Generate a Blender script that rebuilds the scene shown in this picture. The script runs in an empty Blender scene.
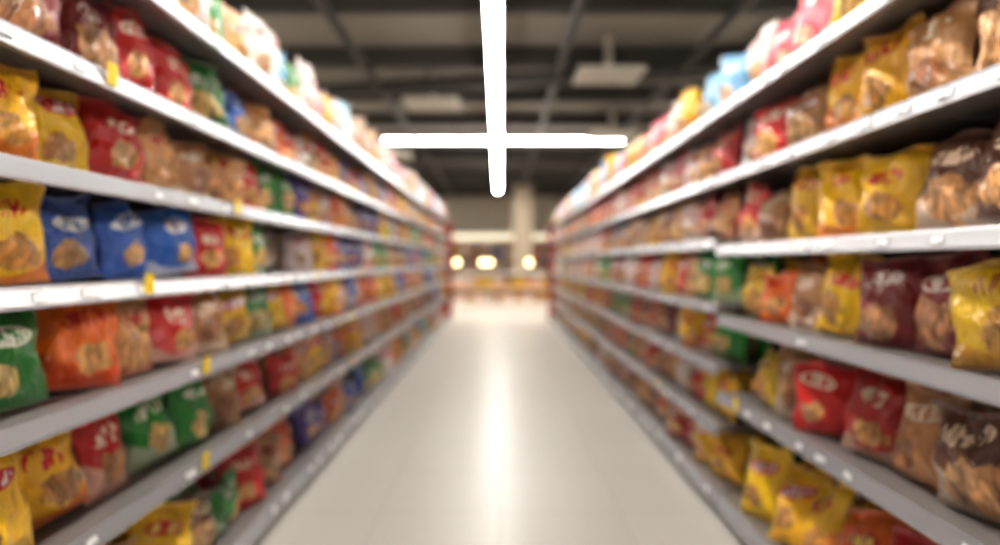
import bpy, math, random
import numpy as np
random.seed(11); rng=np.random.default_rng(11)
S=bpy.context.scene
S.view_settings.view_transform='Standard'
S.view_settings.gamma=.9
S.view_settings.exposure=.08
HW=1.06; CAMZ=1.25

def lin(c):
    return tuple(((v/255)/12.92 if v/255<=0.04045 else (((v/255)+0.055)/1.055)**2.4) for v in c)
def link(o,parent=None):
    S.collection.objects.link(o)
    if parent: o.parent=parent
    return o
def empty(name):
    o=bpy.data.objects.new(name,None); o.empty_display_size=.2
    return link(o)
def nodes(name):
    m=bpy.data.materials.new(name); m.use_nodes=True
    return m,m.node_tree.nodes,m.node_tree.links,m.node_tree.nodes['Principled BSDF']
def mat(name,c,rough=.5,metal=0,noise=0,scale=8,emit=0,coat=0):
    m,N,L,b=nodes(name)
    c4=(*lin(c),1)
    b.inputs['Base Color'].default_value=c4
    b.inputs['Roughness'].default_value=rough; b.inputs['Metallic'].default_value=metal
    b.inputs['Coat Weight'].default_value=coat
    if noise:
        tc=N.new('ShaderNodeTexCoord'); n=N.new('ShaderNodeTexNoise'); n.inputs['Scale'].default_value=scale
        n.inputs['Detail'].default_value=4
        r=N.new('ShaderNodeMix'); r.data_type='RGBA'
        r.inputs[6].default_value=(*[v*(1-noise) for v in c4[:3]],1); r.inputs[7].default_value=(*[min(1,v*(1+noise)) for v in c4[:3]],1)
        L.new(tc.outputs['Object'],n.inputs['Vector']); L.new(n.outputs['Fac'],r.inputs[0]); L.new(r.outputs[2],b.inputs['Base Color'])
    if emit:
        b.inputs['Emission Color'].default_value=c4; b.inputs['Emission Strength'].default_value=emit
    return m

class MB:
    def __init__(s): s.v=[];s.f=[]
    def box(s,x0,x1,y0,y1,z0,z1):
        if x0>x1:x0,x1=x1,x0
        n=len(s.v)
        s.v+=[(x,y,z) for x in(x0,x1) for y in(y0,y1) for z in(z0,z1)]
        s.f+=[tuple(n+i for i in q) for q in((0,1,3,2),(4,6,7,5),(0,4,5,1),(2,3,7,6),(0,2,6,4),(1,5,7,3))]
        return s
    def prism(s,prof,y0,y1):
        n=len(s.v);k=len(prof)
        s.v+=[(x,y0,z) for x,z in prof]+[(x,y1,z) for x,z in prof]
        s.f+=[(n+i,n+(i+1)%k,n+k+(i+1)%k,n+k+i) for i in range(k)]
        s.f+=[tuple(n+i for i in range(k))[::-1],tuple(n+k+i for i in range(k))]
        return s
    def cyl(s,p0,p1,r,seg=14):
        from mathutils import Vector
        p0=Vector(p0);p1=Vector(p1);d=(p1-p0).normalized()
        a=d.orthogonal().normalized();b=d.cross(a);n=len(s.v)
        for p in(p0,p1):
            for i in range(seg):
                t=2*math.pi*i/seg
                s.v.append(tuple(p+a*r*math.cos(t)+b*r*math.sin(t)))
        s.f+=[(n+i,n+(i+1)%seg,n+seg+(i+1)%seg,n+seg+i) for i in range(seg)]
        s.f+=[tuple(n+i for i in range(seg))[::-1],tuple(n+seg+i for i in range(seg))]
        return s
    def lathe(s,cx,cy,prof,seg=20):
        n=len(s.v);k=len(prof)
        for r,z in prof:
            for i in range(seg):
                t=2*math.pi*i/seg; s.v.append((cx+r*math.cos(t),cy+r*math.sin(t),z))
        for j in range(k-1):
            for i in range(seg):
                s.f.append((n+j*seg+i,n+j*seg+(i+1)%seg,n+(j+1)*seg+(i+1)%seg,n+(j+1)*seg+i))
        return s
    def obj(s,name,m,parent=None,bevel=0,smooth=False):
        me=bpy.data.meshes.new(name); me.from_pydata(s.v,[],s.f); me.materials.append(m)
        import bmesh
        bm=bmesh.new(); bm.from_mesh(me); bmesh.ops.recalc_face_normals(bm,faces=bm.faces); bm.to_mesh(me); bm.free()
        if smooth:
            for p in me.polygons:p.use_smooth=True
        o=bpy.data.objects.new(name,me)
        if bevel:
            b=o.modifiers.new('b','BEVEL');b.width=bevel;b.segments=2;b.limit_method='ANGLE'
        return link(o,parent)

# ---------- materials
M_rail=mat('rail_metal',(190,191,197),.27,.45)
M_shelf=mat('shelf_steel',(135,130,127),.4,.2,.06,5)
M_back=mat('rack_back_panel',(36,28,23),.6,0,.15,6)
M_post=mat('rack_post',(90,88,88),.4,.5)
M_kick=mat('kick_plate',(165,162,158),.4,.2)
M_red=mat('end_panel_red',(165,40,45),.4,0,.08,3)
M_light=mat('lamp_diffuser',(255,252,246),.5,0,emit=47)
M_house=mat('lamp_housing',(200,200,200),.4,.2)
M_beam=mat('beam_paint',(66,62,58),.6,0,.1,2)
M_duct=mat('duct_metal',(78,74,70),.5,.4,.1,3)
M_white=mat('white_laminate',(225,218,205),.4,0,.03,3)
M_cream=mat('cream_laminate',(222,200,150),.4,0,.06,3)
M_globe=mat('globe_lamp_glass',(255,228,175),.3,0,emit=9)
M_yel=mat('yellow_tag',(240,205,40),.5,0,.05,20)
M_dark=mat('dark_trim',(60,58,58),.5)
M_col=mat('column_paint',(188,172,150),.6,0,.05,2)

M_tag,N,L,b=nodes('price_tag_paper')
tc=N.new('ShaderNodeTexCoord'); w=N.new('ShaderNodeTexWave'); w.inputs['Scale'].default_value=40; w.inputs['Distortion'].default_value=3
cr=N.new('ShaderNodeValToRGB'); cr.color_ramp.elements[0].color=(.35,.35,.38,1); cr.color_ramp.elements[0].position=.2; cr.color_ramp.elements[1].color=(.85,.85,.87,1); cr.color_ramp.elements[1].position=.45
L.new(tc.outputs['Object'],w.inputs['Vector']);L.new(w.outputs['Fac'],cr.inputs[0]);L.new(cr.outputs[0],b.inputs['Base Color']); b.inputs['Roughness'].default_value=.35

M_floor,N,L,b=nodes('floor_tiles')
tc=N.new('ShaderNodeTexCoord'); br=N.new('ShaderNodeTexBrick'); br.offset=0
br.inputs['Scale'].default_value=1; br.inputs['Brick Width'].default_value=.6; br.inputs['Row Height'].default_value=.6
br.inputs['Mortar Size'].default_value=.003
br.inputs['Color1'].default_value=(*lin((196,191,183)),1);br.inputs['Color2'].default_value=(*lin((193,188,180)),1);br.inputs['Mortar'].default_value=(*lin((172,167,159)),1)
L.new(tc.outputs['Object'],br.inputs['Vector'])
L.new(br.outputs['Color'],b.inputs['Base Color'])
b.inputs['Roughness'].default_value=.31
b.inputs['Specular IOR Level'].default_value=.22

# ---------- bag material
M_bag,N,L,b=nodes('snack_bag_film')
def attr(n):
    a=N.new('ShaderNodeAttribute'); a.attribute_name=n; return a
def math_(op,a,b_=None,c=None,clamp=False):
    m=N.new('ShaderNodeMath'); m.operation=op; m.use_clamp=clamp
    for i,x in enumerate((a,b_,c)):
        if x is None: continue
        if isinstance(x,(int,float)): m.inputs[i].default_value=x
        else: L.new(x,m.inputs[i])
    return m.outputs[0]
def mix(f,a,b_):
    m=N.new('ShaderNodeMix'); m.data_type='RGBA'
    for i,x in ((0,f),(6,a),(7,b_)):
        if isinstance(x,(int,float)): m.inputs[i].default_value=x
        elif isinstance(x,tuple): m.inputs[i].default_value=x
        else: L.new(x,m.inputs[i])
    return m.outputs[2]
c1=attr('c1').outputs['Color'];c2=attr('c2').outputs['Color'];c3=attr('c3').outputs['Color']
bp=N.new('ShaderNodeSeparateXYZ');L.new(attr('bp').outputs['Vector'],bp.inputs[0])
seed,pics,logoy=bp.outputs
uvn=N.new('ShaderNodeSeparateXYZ');L.new(attr('buv').outputs['Vector'],uvn.inputs[0])
U,V,Fr=uvn.outputs
cv=N.new('ShaderNodeCombineXYZ');L.new(U,cv.inputs[0]);L.new(V,cv.inputs[1]);L.new(math_('MULTIPLY',seed,37.0),cv.inputs[2])
nz=N.new('ShaderNodeTexNoise');nz.inputs['Scale'].default_value=3.5;nz.inputs['Detail'].default_value=3;L.new(cv.outputs[0],nz.inputs['Vector'])
nf=math_('SUBTRACT',nz.outputs['Fac'],.5)
s2=math_('FRACT',math_('MULTIPLY',seed,7.31)); s3=math_('FRACT',math_('MULTIPLY',seed,13.7))
ux=math_('DIVIDE',math_('SUBTRACT',U,math_('MULTIPLY',math_('SUBTRACT',s2,.5),.7)),.72); vy=math_('DIVIDE',math_('SUBTRACT',V,.30),.24)
d=math_('SQRT',math_('ADD',math_('MULTIPLY',ux,ux),math_('MULTIPLY',vy,vy)))
d=math_('ADD',math_('DIVIDE',d,pics),math_('MULTIPLY',nf,1.3))
pmask=math_('MULTIPLY',math_('SUBTRACT',1.05,d),12.,clamp=True)
vo=N.new('ShaderNodeTexVoronoi');vo.inputs['Scale'].default_value=7.5;L.new(cv.outputs[0],vo.inputs['Vector'])
vsep=N.new('ShaderNodeSeparateColor');L.new(vo.outputs['Color'],vsep.inputs[0])
tone=math_('ADD',.85,math_('MULTIPLY',vsep.outputs[0],.9)); tone=math_('SUBTRACT',tone,math_('MULTIPLY',vo.outputs['Distance'],.7))
vm=N.new('ShaderNodeVectorMath');vm.operation='SCALE';L.new(c3,vm.inputs[0]);L.new(tone,vm.inputs['Scale'])
# logo: width, height and slant vary per bag
lw=math_('ADD',.55,math_('MULTIPLY',s3,.25)); lh=math_('ADD',.085,math_('MULTIPLY',s2,.06))
lx=math_('DIVIDE',U,lw); ly=math_('DIVIDE',math_('SUBTRACT',math_('SUBTRACT',V,logoy),math_('MULTIPLY',U,math_('MULTIPLY',math_('SUBTRACT',s3,.35),.14))),lh)
ld=math_('ADD',math_('POWER',math_('ABSOLUTE',lx),3.),math_('POWER',math_('ABSOLUTE',ly),2.))
oval=math_('LESS_THAN',s2,.3)
lmask=math_('MULTIPLY',math_('MULTIPLY',math_('SUBTRACT',1.,ld),10.,clamp=True),oval)
st=math_('SINE',math_('ADD',math_('MULTIPLY',U,math_('ADD',13.,math_('MULTIPLY',s3,10.))),math_('MULTIPLY',nf,22.)))
stm=math_('MULTIPLY',math_('SUBTRACT',st,-.3),4.,clamp=True)
inn=math_('MULTIPLY',math_('SUBTRACT',.6,ld),12.,clamp=True)
letters=math_('MULTIPLY',stm,inn)
wed=math_('SUBTRACT',V,math_('ADD',math_('ADD',.10,math_('MULTIPLY',s3,.25)),math_('MULTIPLY',math_('MULTIPLY',U,U),.18)))
wm=math_('MULTIPLY',math_('MULTIPLY',wed,-20.,clamp=True),math_('GREATER_THAN',s2,.6))
base=mix(math_('MULTIPLY',wm,.6),c1,c2)
col=mix(math_('MULTIPLY',pmask,Fr),base,vm.outputs[0])
col=mix(math_('MULTIPLY',lmask,Fr),col,c2)
lc0=mix(math_('GREATER_THAN',s3,.3),(.9,.75,.15,1),(.9,.88,.86,1))
lum=N.new('ShaderNodeRGBToBW');L.new(c2,lum.inputs[0])
lcO=mix(math_('GREATER_THAN',lum.outputs[0],.45),lc0,c1)
lc=mix(oval,c2,lcO)
col=mix(math_('MULTIPLY',letters,Fr),col,lc)
seal=math_('ADD',math_('GREATER_THAN',V,.945),math_('LESS_THAN',V,.05),clamp=True)
col=mix(math_('MULTIPLY',seal,.12),col,(.6,.55,.5,1))
L.new(col,b.inputs['Base Color'])
b.inputs['Roughness'].default_value=.4
b.inputs['Coat Weight'].default_value=1.;b.inputs['Coat Roughness'].default_value=.07
b.inputs['Coat IOR'].default_value=1.6
n2=N.new('ShaderNodeTexNoise');n2.inputs['Scale'].default_value=3.2;n2.inputs['Detail'].default_value=1.5;n2.inputs['Distortion'].default_value=1.8;L.new(cv.outputs[0],n2.inputs['Vector'])
bu=N.new('ShaderNodeBump');bu.inputs['Strength'].default_value=1.;bu.inputs['Distance'].default_value=.06;L.new(n2.outputs['Fac'],bu.inputs['Height'])
bu2=N.new('ShaderNodeBump');bu2.inputs['Strength'].default_value=.3;bu2.inputs['Distance'].default_value=.03;L.new(n2.outputs['Fac'],bu2.inputs['Height'])
L.new(bu2.outputs[0],b.inputs['Normal']);L.new(bu.outputs[0],b.inputs['Coat Normal'])

PAL={
'Y':((250,196,0),(210,15,12),(196,140,62),.68),
'Z':((246,200,18),(185,110,12),(205,155,70),1.0),
'B':((0,92,190),(225,230,240),(215,165,100),.68),
'R':((202,10,12),(248,230,205),(208,155,90),.7),
'D':((130,8,16),(230,215,205),(192,135,85),.9),
'G':((12,132,35),(222,232,210),(216,182,112),.75),
'O':((242,112,8),(205,30,12),(215,160,90),.75),
'T':((208,155,98),(165,32,20),(205,155,98),1.05),
'N':((98,58,38),(238,216,184),(200,148,96),1.1),
'K':((186,134,84),(240,225,200),(150,95,55),.8),
'W':((238,226,222),(212,35,45),(215,170,122),.6),
'P':((228,95,112),(242,235,235),(218,175,145),.6),
'V':((65,45,140),(225,220,232),(205,150,105),.65),
'L':((125,188,230),(235,235,242),(205,170,140),.55),
}
class Bags:
    def __init__(s): s.V=[];s.Q=[];s.A={k:[] for k in('c1','c2','c3','bp','buv')};s.n=0
    def add(s,x,y,z,face,code,W,H,T,yaw=0,tilt=0,hi=True,roll=0):
        nu,nv=(17,24) if hi else (8,10)
        u=np.linspace(-1,1,nu);v=np.linspace(0,1,nv)
        vv,uu=np.meshgrid(v,u,indexing='ij')
        ph=rng.random(8)*6.28
        vin=np.clip((vv-.05)/.89,0,1)
        bot=rng.uniform(.75,1.0)
        th=T*.5*(1-np.abs(uu)**2.4)**.65*np.sin(np.pi*vin**bot)**.55
        edge=np.exp(-vin*5)+np.exp(-(1-vin)*5)
        wr=.008*np.sin(uu*9+ph[0]+vin*2)*edge+.006*np.sin(uu*5+vv*7+ph[1])+.005*np.sin(uu*11-vv*6+ph[2])+.004*np.sin(vv*17+uu*4+ph[6])
        wr=wr*(1-np.abs(uu)**6)*np.minimum(1,th/.012)
        X=uu*W*.5*(1-rng.uniform(.05,.13)*np.sin(np.pi*vv))+.005*np.sin(vv*12+ph[3])*np.abs(uu)
        Z=vv*H+.01*np.sin(uu*2.6+ph[4])*vv
        seal=.012*np.sin(uu*4+ph[5])*(np.clip((vv-.86)*7,0,1))-.02*rng.uniform(-.3,1)*np.clip((vv-.88)*8,0,1)
        c,_2,pic,ps=PAL[code]
        jit=rng.normal(0,.14); j=lambda cc:np.clip(np.array(lin(cc))*(1+jit+rng.normal(0,.03,3)),0,1)
        C1=j(c);C2=j(_2);C3=j(pic); sd=rng.random();ps=ps*rng.uniform(.8,1.15);ly=rng.uniform(.62,.78)
        a=yaw+face
        for side in(1,-1):
            Y=-(th+wr)*side+seal
            ct,s_t=math.cos(tilt),math.sin(tilt)
            Y2=Y*ct+Z*s_t; Z2=Z*ct-Y*s_t
            cr_,sr=math.cos(roll),math.sin(roll)
            X3=X*cr_-Z2*sr; Z3=X*sr+Z2*cr_
            Z3=Z3-Z3.min()
            wx=X3*math.cos(a)-Y2*math.sin(a)+x; wy=X3*math.sin(a)+Y2*math.cos(a)+y
            s.V.append(np.stack([wx,wy,Z3+z],-1).reshape(-1,3))
            idx=np.arange(nu*nv).reshape(nv,nu)+s.n
            q=np.stack([idx[:-1,:-1],idx[:-1,1:],idx[1:,1:],idx[1:,:-1]],-1).reshape(-1,4)
            if side<0:q=q[:,::-1]
            s.Q.append(q); k=nu*nv;s.n+=k
            s.A['c1'].append(np.tile(C1,(k,1)));s.A['c2'].append(np.tile(C2,(k,1)));s.A['c3'].append(np.tile(C3,(k,1)))
            s.A['bp'].append(np.tile([sd,ps,ly],(k,1)))
            s.A['buv'].append(np.stack([uu,vv,np.full_like(uu,1. if side>0 else 0.)],-1).reshape(-1,3))
    def obj(s,name,parent=None):
        V=np.concatenate(s.V);Q=np.concatenate(s.Q)
        me=bpy.data.meshes.new(name);me.vertices.add(len(V));me.vertices.foreach_set('co',V.astype(np.float32).ravel())
        me.loops.add(Q.size);me.loops.foreach_set('vertex_index',Q.astype(np.int32).ravel())
        me.polygons.add(len(Q));me.polygons.foreach_set('loop_start',np.arange(0,Q.size,4,dtype=np.int32))
        me.polygons.foreach_set('use_smooth',np.ones(len(Q),dtype=bool))
        me.update(calc_edges=True);me.validate()
        for k,l in s.A.items():
            a=me.attributes.new(k,'FLOAT_VECTOR','POINT');a.data.foreach_set('vector',np.concatenate(l).astype(np.float32).ravel())
        me.materials.append(M_bag)
        return link(bpy.data.objects.new(name,me),parent)

# ---------- racks
DEPTH=.5
def rack(side,y0,y1,levels,seqs,fars,start,ends=True,pitch=.235,piles=False):
    sx=side
    R=empty('gondola_shelving')
    X=lambda d:sx*(HW+d)
    MB().box(X(DEPTH),X(DEPTH+.03),y0,y1,0,levels[-1]+.3).obj('back_panel',M_back,R)
    MB().box(X(.03),X(.05),y0,y1,0,levels[0]-.05).obj('kick_plate',M_kick,R)
    sh=MB();rl=MB();tg=MB();ty=MB();up=MB()
    for i,z in enumerate(levels):
        sh.box(X(.012),X(DEPTH),y0,y1,z-.022,z)
        h=.047 if i else .075
        prof=[(X(.014),z+.006),(X(.006),z+.006),(X(.004),z-.004),(X(-.006),z-h+.008),(X(-.006),z-h),(X(.014),z-h)]
        rl.prism(prof,y0+.003,y1-.003)
        y=y0+.1
        while y<y1-.15:
            if random.random()<.6:
                w=random.choice([.04,.05,.06])
                dst=ty if random.random()<.05 else tg
                xa=lambda zz:X(.003-(z-.004-zz)/(h-.012)*.010-.0025)
                zt=z-.01;zb=z-h+.015
                p=[(xa(zt),zt),(xa(zb),zb),(xa(zb)+sx*.0015,zb),(xa(zt)+sx*.0015,zt)]
                dst.prism(p,y,y+w)
            y+=random.uniform(.14,.3)
        if 0<i<len(levels)-1 and side<0 or i==1:
            y=max(y0,1.5)+random.uniform(.1,1.2)
            while y<min(y1-.2,6):
                ty.box(X(-.009),X(-.0075),y,y+.045,z-.035,z+.025)
                y+=random.uniform(1.6,3.4)
        nb=max(1,round((y1-y0)/1.25))
        for k in range(nb+1):
            y=min(max(y0+(y1-y0)*k/nb,y0+.004),y1-.01)
            sh.prism([(X(.1),z-.022),(X(DEPTH),z-.022),(X(DEPTH),z-.06)],y,y+.004)
    n=max(1,round((y1-y0)/1.25))
    for k in range(n+1):
        y=y0+(y1-y0)*k/n; y=min(max(y,y0+.02),y1-.02)
        up.box(X(DEPTH-.04),X(DEPTH+.002),y-.02,y+.02,0,levels[-1]+.3)
    sh.obj('shelf_plates',M_shelf,R);rl.obj('price_rails',M_rail,R);tg.obj('price_tags',M_tag,R)
    if ty.v: ty.obj('promo_tags',M_yel,R)
    up.obj('uprights',M_post,R)
    face=math.pi/2 if side<0 else -math.pi/2
    sg=-1 if side<0 else 1
    for i,z in enumerate(levels):
        B=Bags()
        top=i==len(levels)-1
        gap=(levels[i+1]-z-.03) if not top else .30
        off=start[i];seq=seqs[i];far=fars[i]
        for row in range(2):
            y=off-math.floor((off-y0-.12)/pitch)*pitch if y0<off else y0+.13
            lastc=None
            while y<y1-.1:
                kk=round((y-off)/pitch)
                if 0<=kk<len(seq): c=seq[kk]
                else:
                    if lastc is None or random.random()<.6: lastc=random.choice(far)
                    c=lastc
                hb=random.uniform(.78,1.1) if y>2.2 else random.uniform(.88,1.08)
                W=.238*random.uniform(.86,1.1);H=min(gap-.012,.265*hb)
                if top:H=.32*random.uniform(.8,1.15)
                if i==0 and piles: H=.34*random.uniform(.88,1.05)
                T=.1*random.uniform(.75,1.25)
                yaw=sg*math.radians(random.uniform(-2,32)) if row==0 else math.radians(random.uniform(-8,8))
                tl=random.uniform(2,12)
                if piles and i==0: tl=random.uniform(14,28)
                if not(row==0 and y>3 and random.random()<.06):
                    B.add(X((.095 if not(piles and i==0) else .06)+row*.17+random.uniform(0,.03)),y+random.uniform(-.025,.025),z+.001,face,c,W,H,T,yaw,
                      math.radians(tl),hi=(y<4.5 and y>.7),roll=math.radians(random.gauss(0,4.5)))
                y+=pitch
        B.obj('snack_bags')
    if ends:
        MB().box(X(.03),X(2*DEPTH+.06),y1+.002,y1+.03,0,levels[-1]+.05).obj('end_panel',M_red,R,bevel=.004)
        MB().box(X(-.035),X(.03),y1+.002,y1+.06,0,levels[-1]+.05).obj('end_post',M_red,R,bevel=.006)
    return R

LL=[.12,.545,.885,1.19,1.478,1.765,2.09]
Lseq=['OTYNGRTORVVOTB','YYRGGKRORTYTBO','GOTRKYGYOBRYWT','YBBBRYGGTWYOVB','YYRTKTRGGVYWOT','DDRRGBTORWTRYV','RRTWGTWLGWPYWL']
Lfar=['ROTVBYGW','TORBYRWN','YOTRGWRB','RYOBTNVWG','TYRGVWNK','TRYBYTPW','WPLTWRYGL']
Lst=[1.58,1.36,1.43,1.42,1.35,1.45,1.5]
rack(-1,-1.0,12.75,LL,Lseq,Lfar,Lst)
RL=[.12,.62,.99,1.325,1.67,2.0]
Rseq=['YOROYYYYY','RNKRRKZZN','ZDDYKOZ','NNYYYKR','NKYYTRWR','TTZZPPWW']
Rst=[1.2,1.2,1.35,1.36,1.33,1.3]
rack(1,-1.0,2.93,RL,Rseq,['TNR']*6,Rst,ends=False,piles=True)
RF=[.12,.44,.74,1.04,1.36,1.67,2.0]
RFs=['YYRRTRDT','YYRWTKRW','GRYWDTRN','GGTRYNWR','TRWTDKYN','RTWPWNRT','LLWYWPPR']
rack(1,2.95,12.75,RF,RFs,['RTNDTYW','TNRYGTW','GTRWNRY','TRGKWDW','TRWNYKV','TRPWRNW','PWLPRTYL'],[3.1]*7)

# ---------- room
def slab(name,m,*a): return MB().box(*a).obj(name,m)
M_wall=mat('wall_paint',(204,194,178),.7,0,.05,1)
M_ceil=mat('ceiling_paint',(150,142,132),.8,0,.12,.6)
slab('floor',M_floor,-9,9,-4,26,-.1,0)
slab('ceiling',M_ceil,-9,9,-4,26,4.35,4.45)
slab('wall_back',M_wall,-9,9,26,26.2,0,4.45)
slab('wall_left',M_wall,-9.2,-9,-4,26.2,0,4.45)
slab('wall_right',M_wall,9,9.2,-4,26.2,0,4.45)
C=MB()
y=3
while y<26:
    C.box(-9,9,y-.07,y+.07,4.08,4.35); y+=1.9
C.obj('ceiling_beam',M_beam)
D=MB()
for x in(-4.6,-1.9,.85,2.6,5.):
    D.cyl((x,-3.9,4.0),(x,25.9,4.0),.06)
D.obj('ceiling_pipe',M_duct,smooth=False)
D=MB()
D.cyl((-8.9,10.9,4.0),(8.9,7.4,4.0),.13); D.cyl((-8.9,15.2,4.0),(8.9,17.6,4.0),.16)
D.obj('air_duct',M_duct)
D=MB()
for x,y in((1.5,8.3),(-1.1,9.8),(2.3,12.3),(-2.6,14.5)):
    D.box(x-.45,x+.45,y-.35,y+.35,3.8,3.86); D.box(x-.05,x+.05,y-.05,y+.05,3.86,4.35)
D.obj('dim_lamp_panel',mat('lamp_panel_paint',(212,205,192),.5,0,.05,3),bevel=.01)  # dim hanging lamp panels, no emission; pale paint stands in for their glow
A=empty('linear_ceiling_lamp')
MB().box(-.155,.015,-3.5,22,3.86,3.93).obj('housing',M_house,A)
MB().box(-.14,.0,-3.45,21.95,3.835,3.86).obj('diffuser',M_light,A)
D=MB()
for y in np.arange(-3,22,2.5): D.cyl((-.07,y,3.93),(-.07,y,4.35),.012)
D.obj('hanger_rods',M_duct,A)
A=empty('linear_ceiling_lamp')
MB().box(-2.6,2.78,13.3,13.5,3.97,4.04).obj('housing',M_house,A)
MB().box(-2.57,2.75,13.31,13.49,3.945,3.97).obj('diffuser',M_light,A)
D=MB()
for x in(-2.4,-1,1.,2.5): D.cyl((x,13.4,4.04),(x,13.4,4.35),.012)
D.obj('hanger_rods',M_duct,A)
M_fill=mat('fill_lamp_diffuser',(255,249,238),emit=34)
for sx in(-3.7,3.7):  # unseen strips over neighbouring aisles, added to light ceiling and back wall
    A=empty('linear_ceiling_lamp')
    MB().box(sx-.11,sx+.11,-3.5,22,3.86,3.93).obj('housing',M_house,A)
    MB().box(sx-.1,sx+.1,-3.45,21.95,3.835,3.86).obj('diffuser',M_fill,A)
    D=MB()
    for y in np.arange(-3,22,2.5): D.cyl((sx,y,3.93),(sx,y,4.35),.012)
    D.obj('hanger_rods',M_duct,A)

# ---------- far end
A=empty('low_display_shelf')
MB().box(-2.2,2.6,17.1,17.8,0,.1).box(-2.2,2.6,17.1,17.8,.9,.95).box(-2.2,2.6,17.72,17.8,.1,.9).box(-2.2,-2.15,17.1,17.8,.1,.9).box(2.55,2.6,17.1,17.8,.1,.9).obj('carcass',M_white,A)
MB().box(-2.15,2.55,17.12,17.72,.48,.52).obj('middle_shelf',M_cream,A)
B=Bags()
for z in(.101,.521):
    x=-2.0
    while x<2.45:
        B.add(x,17.35,z,0,random.choice('WKTWWZTWN'),.27,.27,.1,hi=False,tilt=.12); x+=.28
B.obj('packaged_goods',A)
A=empty('square_column')
MB().box(.5,1.25,22.6,23.3,0,4.35).obj('shaft',M_col,A,bevel=.02)
MB().box(.46,1.29,22.56,23.34,0,.3).obj('base_guard',M_dark,A,bevel=.02)
A=empty('upright_display_cooler')
MB().box(-7,7,25.2,25.9,0,.3).box(-7,7,25.2,25.9,2.1,2.5).box(-7,7,25.85,25.9,.3,2.1).obj('cabinet',M_white,A,bevel=.01)
D=MB()
for x in np.arange(-7,7.1,1.0): D.box(x-.03,x+.03,25.15,25.2,.25,2.15)
D.obj('door_frames',M_dark,A)
D=MB()
for z in(.7,1.1,1.5,1.85): D.box(-6.95,6.95,25.3,25.85,z-.015,z)
D.obj('shelves',M_cream,A)
MB().box(-6.9,6.9,25.14,25.19,2.2,2.4).obj('light_header',mat('header_light',(250,238,212),emit=1.0),A)
B=Bags()
for z in(.3,.7,1.1,1.5,1.85):
    x=-6.8
    while x<6.8:
        B.add(x,25.5,z+.001,0,random.choice('YTWZOWRTKWB'),.3,.24,.12,hi=False); x+=.31
B.obj('packaged_goods',A)
def globe(x,y,z0):
    A=empty('globe_lamp')
    pr=[(.001,z0+.36)]+[(.075*math.sin(t),z0+.285+.075*math.cos(t)) for t in np.linspace(.2,math.pi-.3,10)]
    MB().lathe(x,y,pr).obj('globe',M_globe,A,smooth=True)
    MB().lathe(x,y,[(.001,z0),(.07,z0),(.07,z0+.02),(.015,z0+.03),(.015,z0+.215),(.001,z0+.215)]).obj('stem',M_dark,A)
for x in(-1.25,-.5,-.3,.85): globe(x,17.4,.951)

w=bpy.data.worlds.new('World');S.world=w;w.use_nodes=True
w.node_tree.nodes['Background'].inputs[0].default_value=(1,.94,.87,1);w.node_tree.nodes['Background'].inputs[1].default_value=1.05
cam=bpy.data.cameras.new('camera');co=link(bpy.data.objects.new('camera',cam))
co.location=(0,0,CAMZ);co.rotation_euler=(math.pi/2,0,0)
cam.lens=21.6;cam.sensor_width=36;cam.shift_y=-.0105;cam.clip_start=.05
cam.dof.use_dof=True;cam.dof.focus_distance=.9;cam.dof.aperture_fstop=1.05
S.camera=co
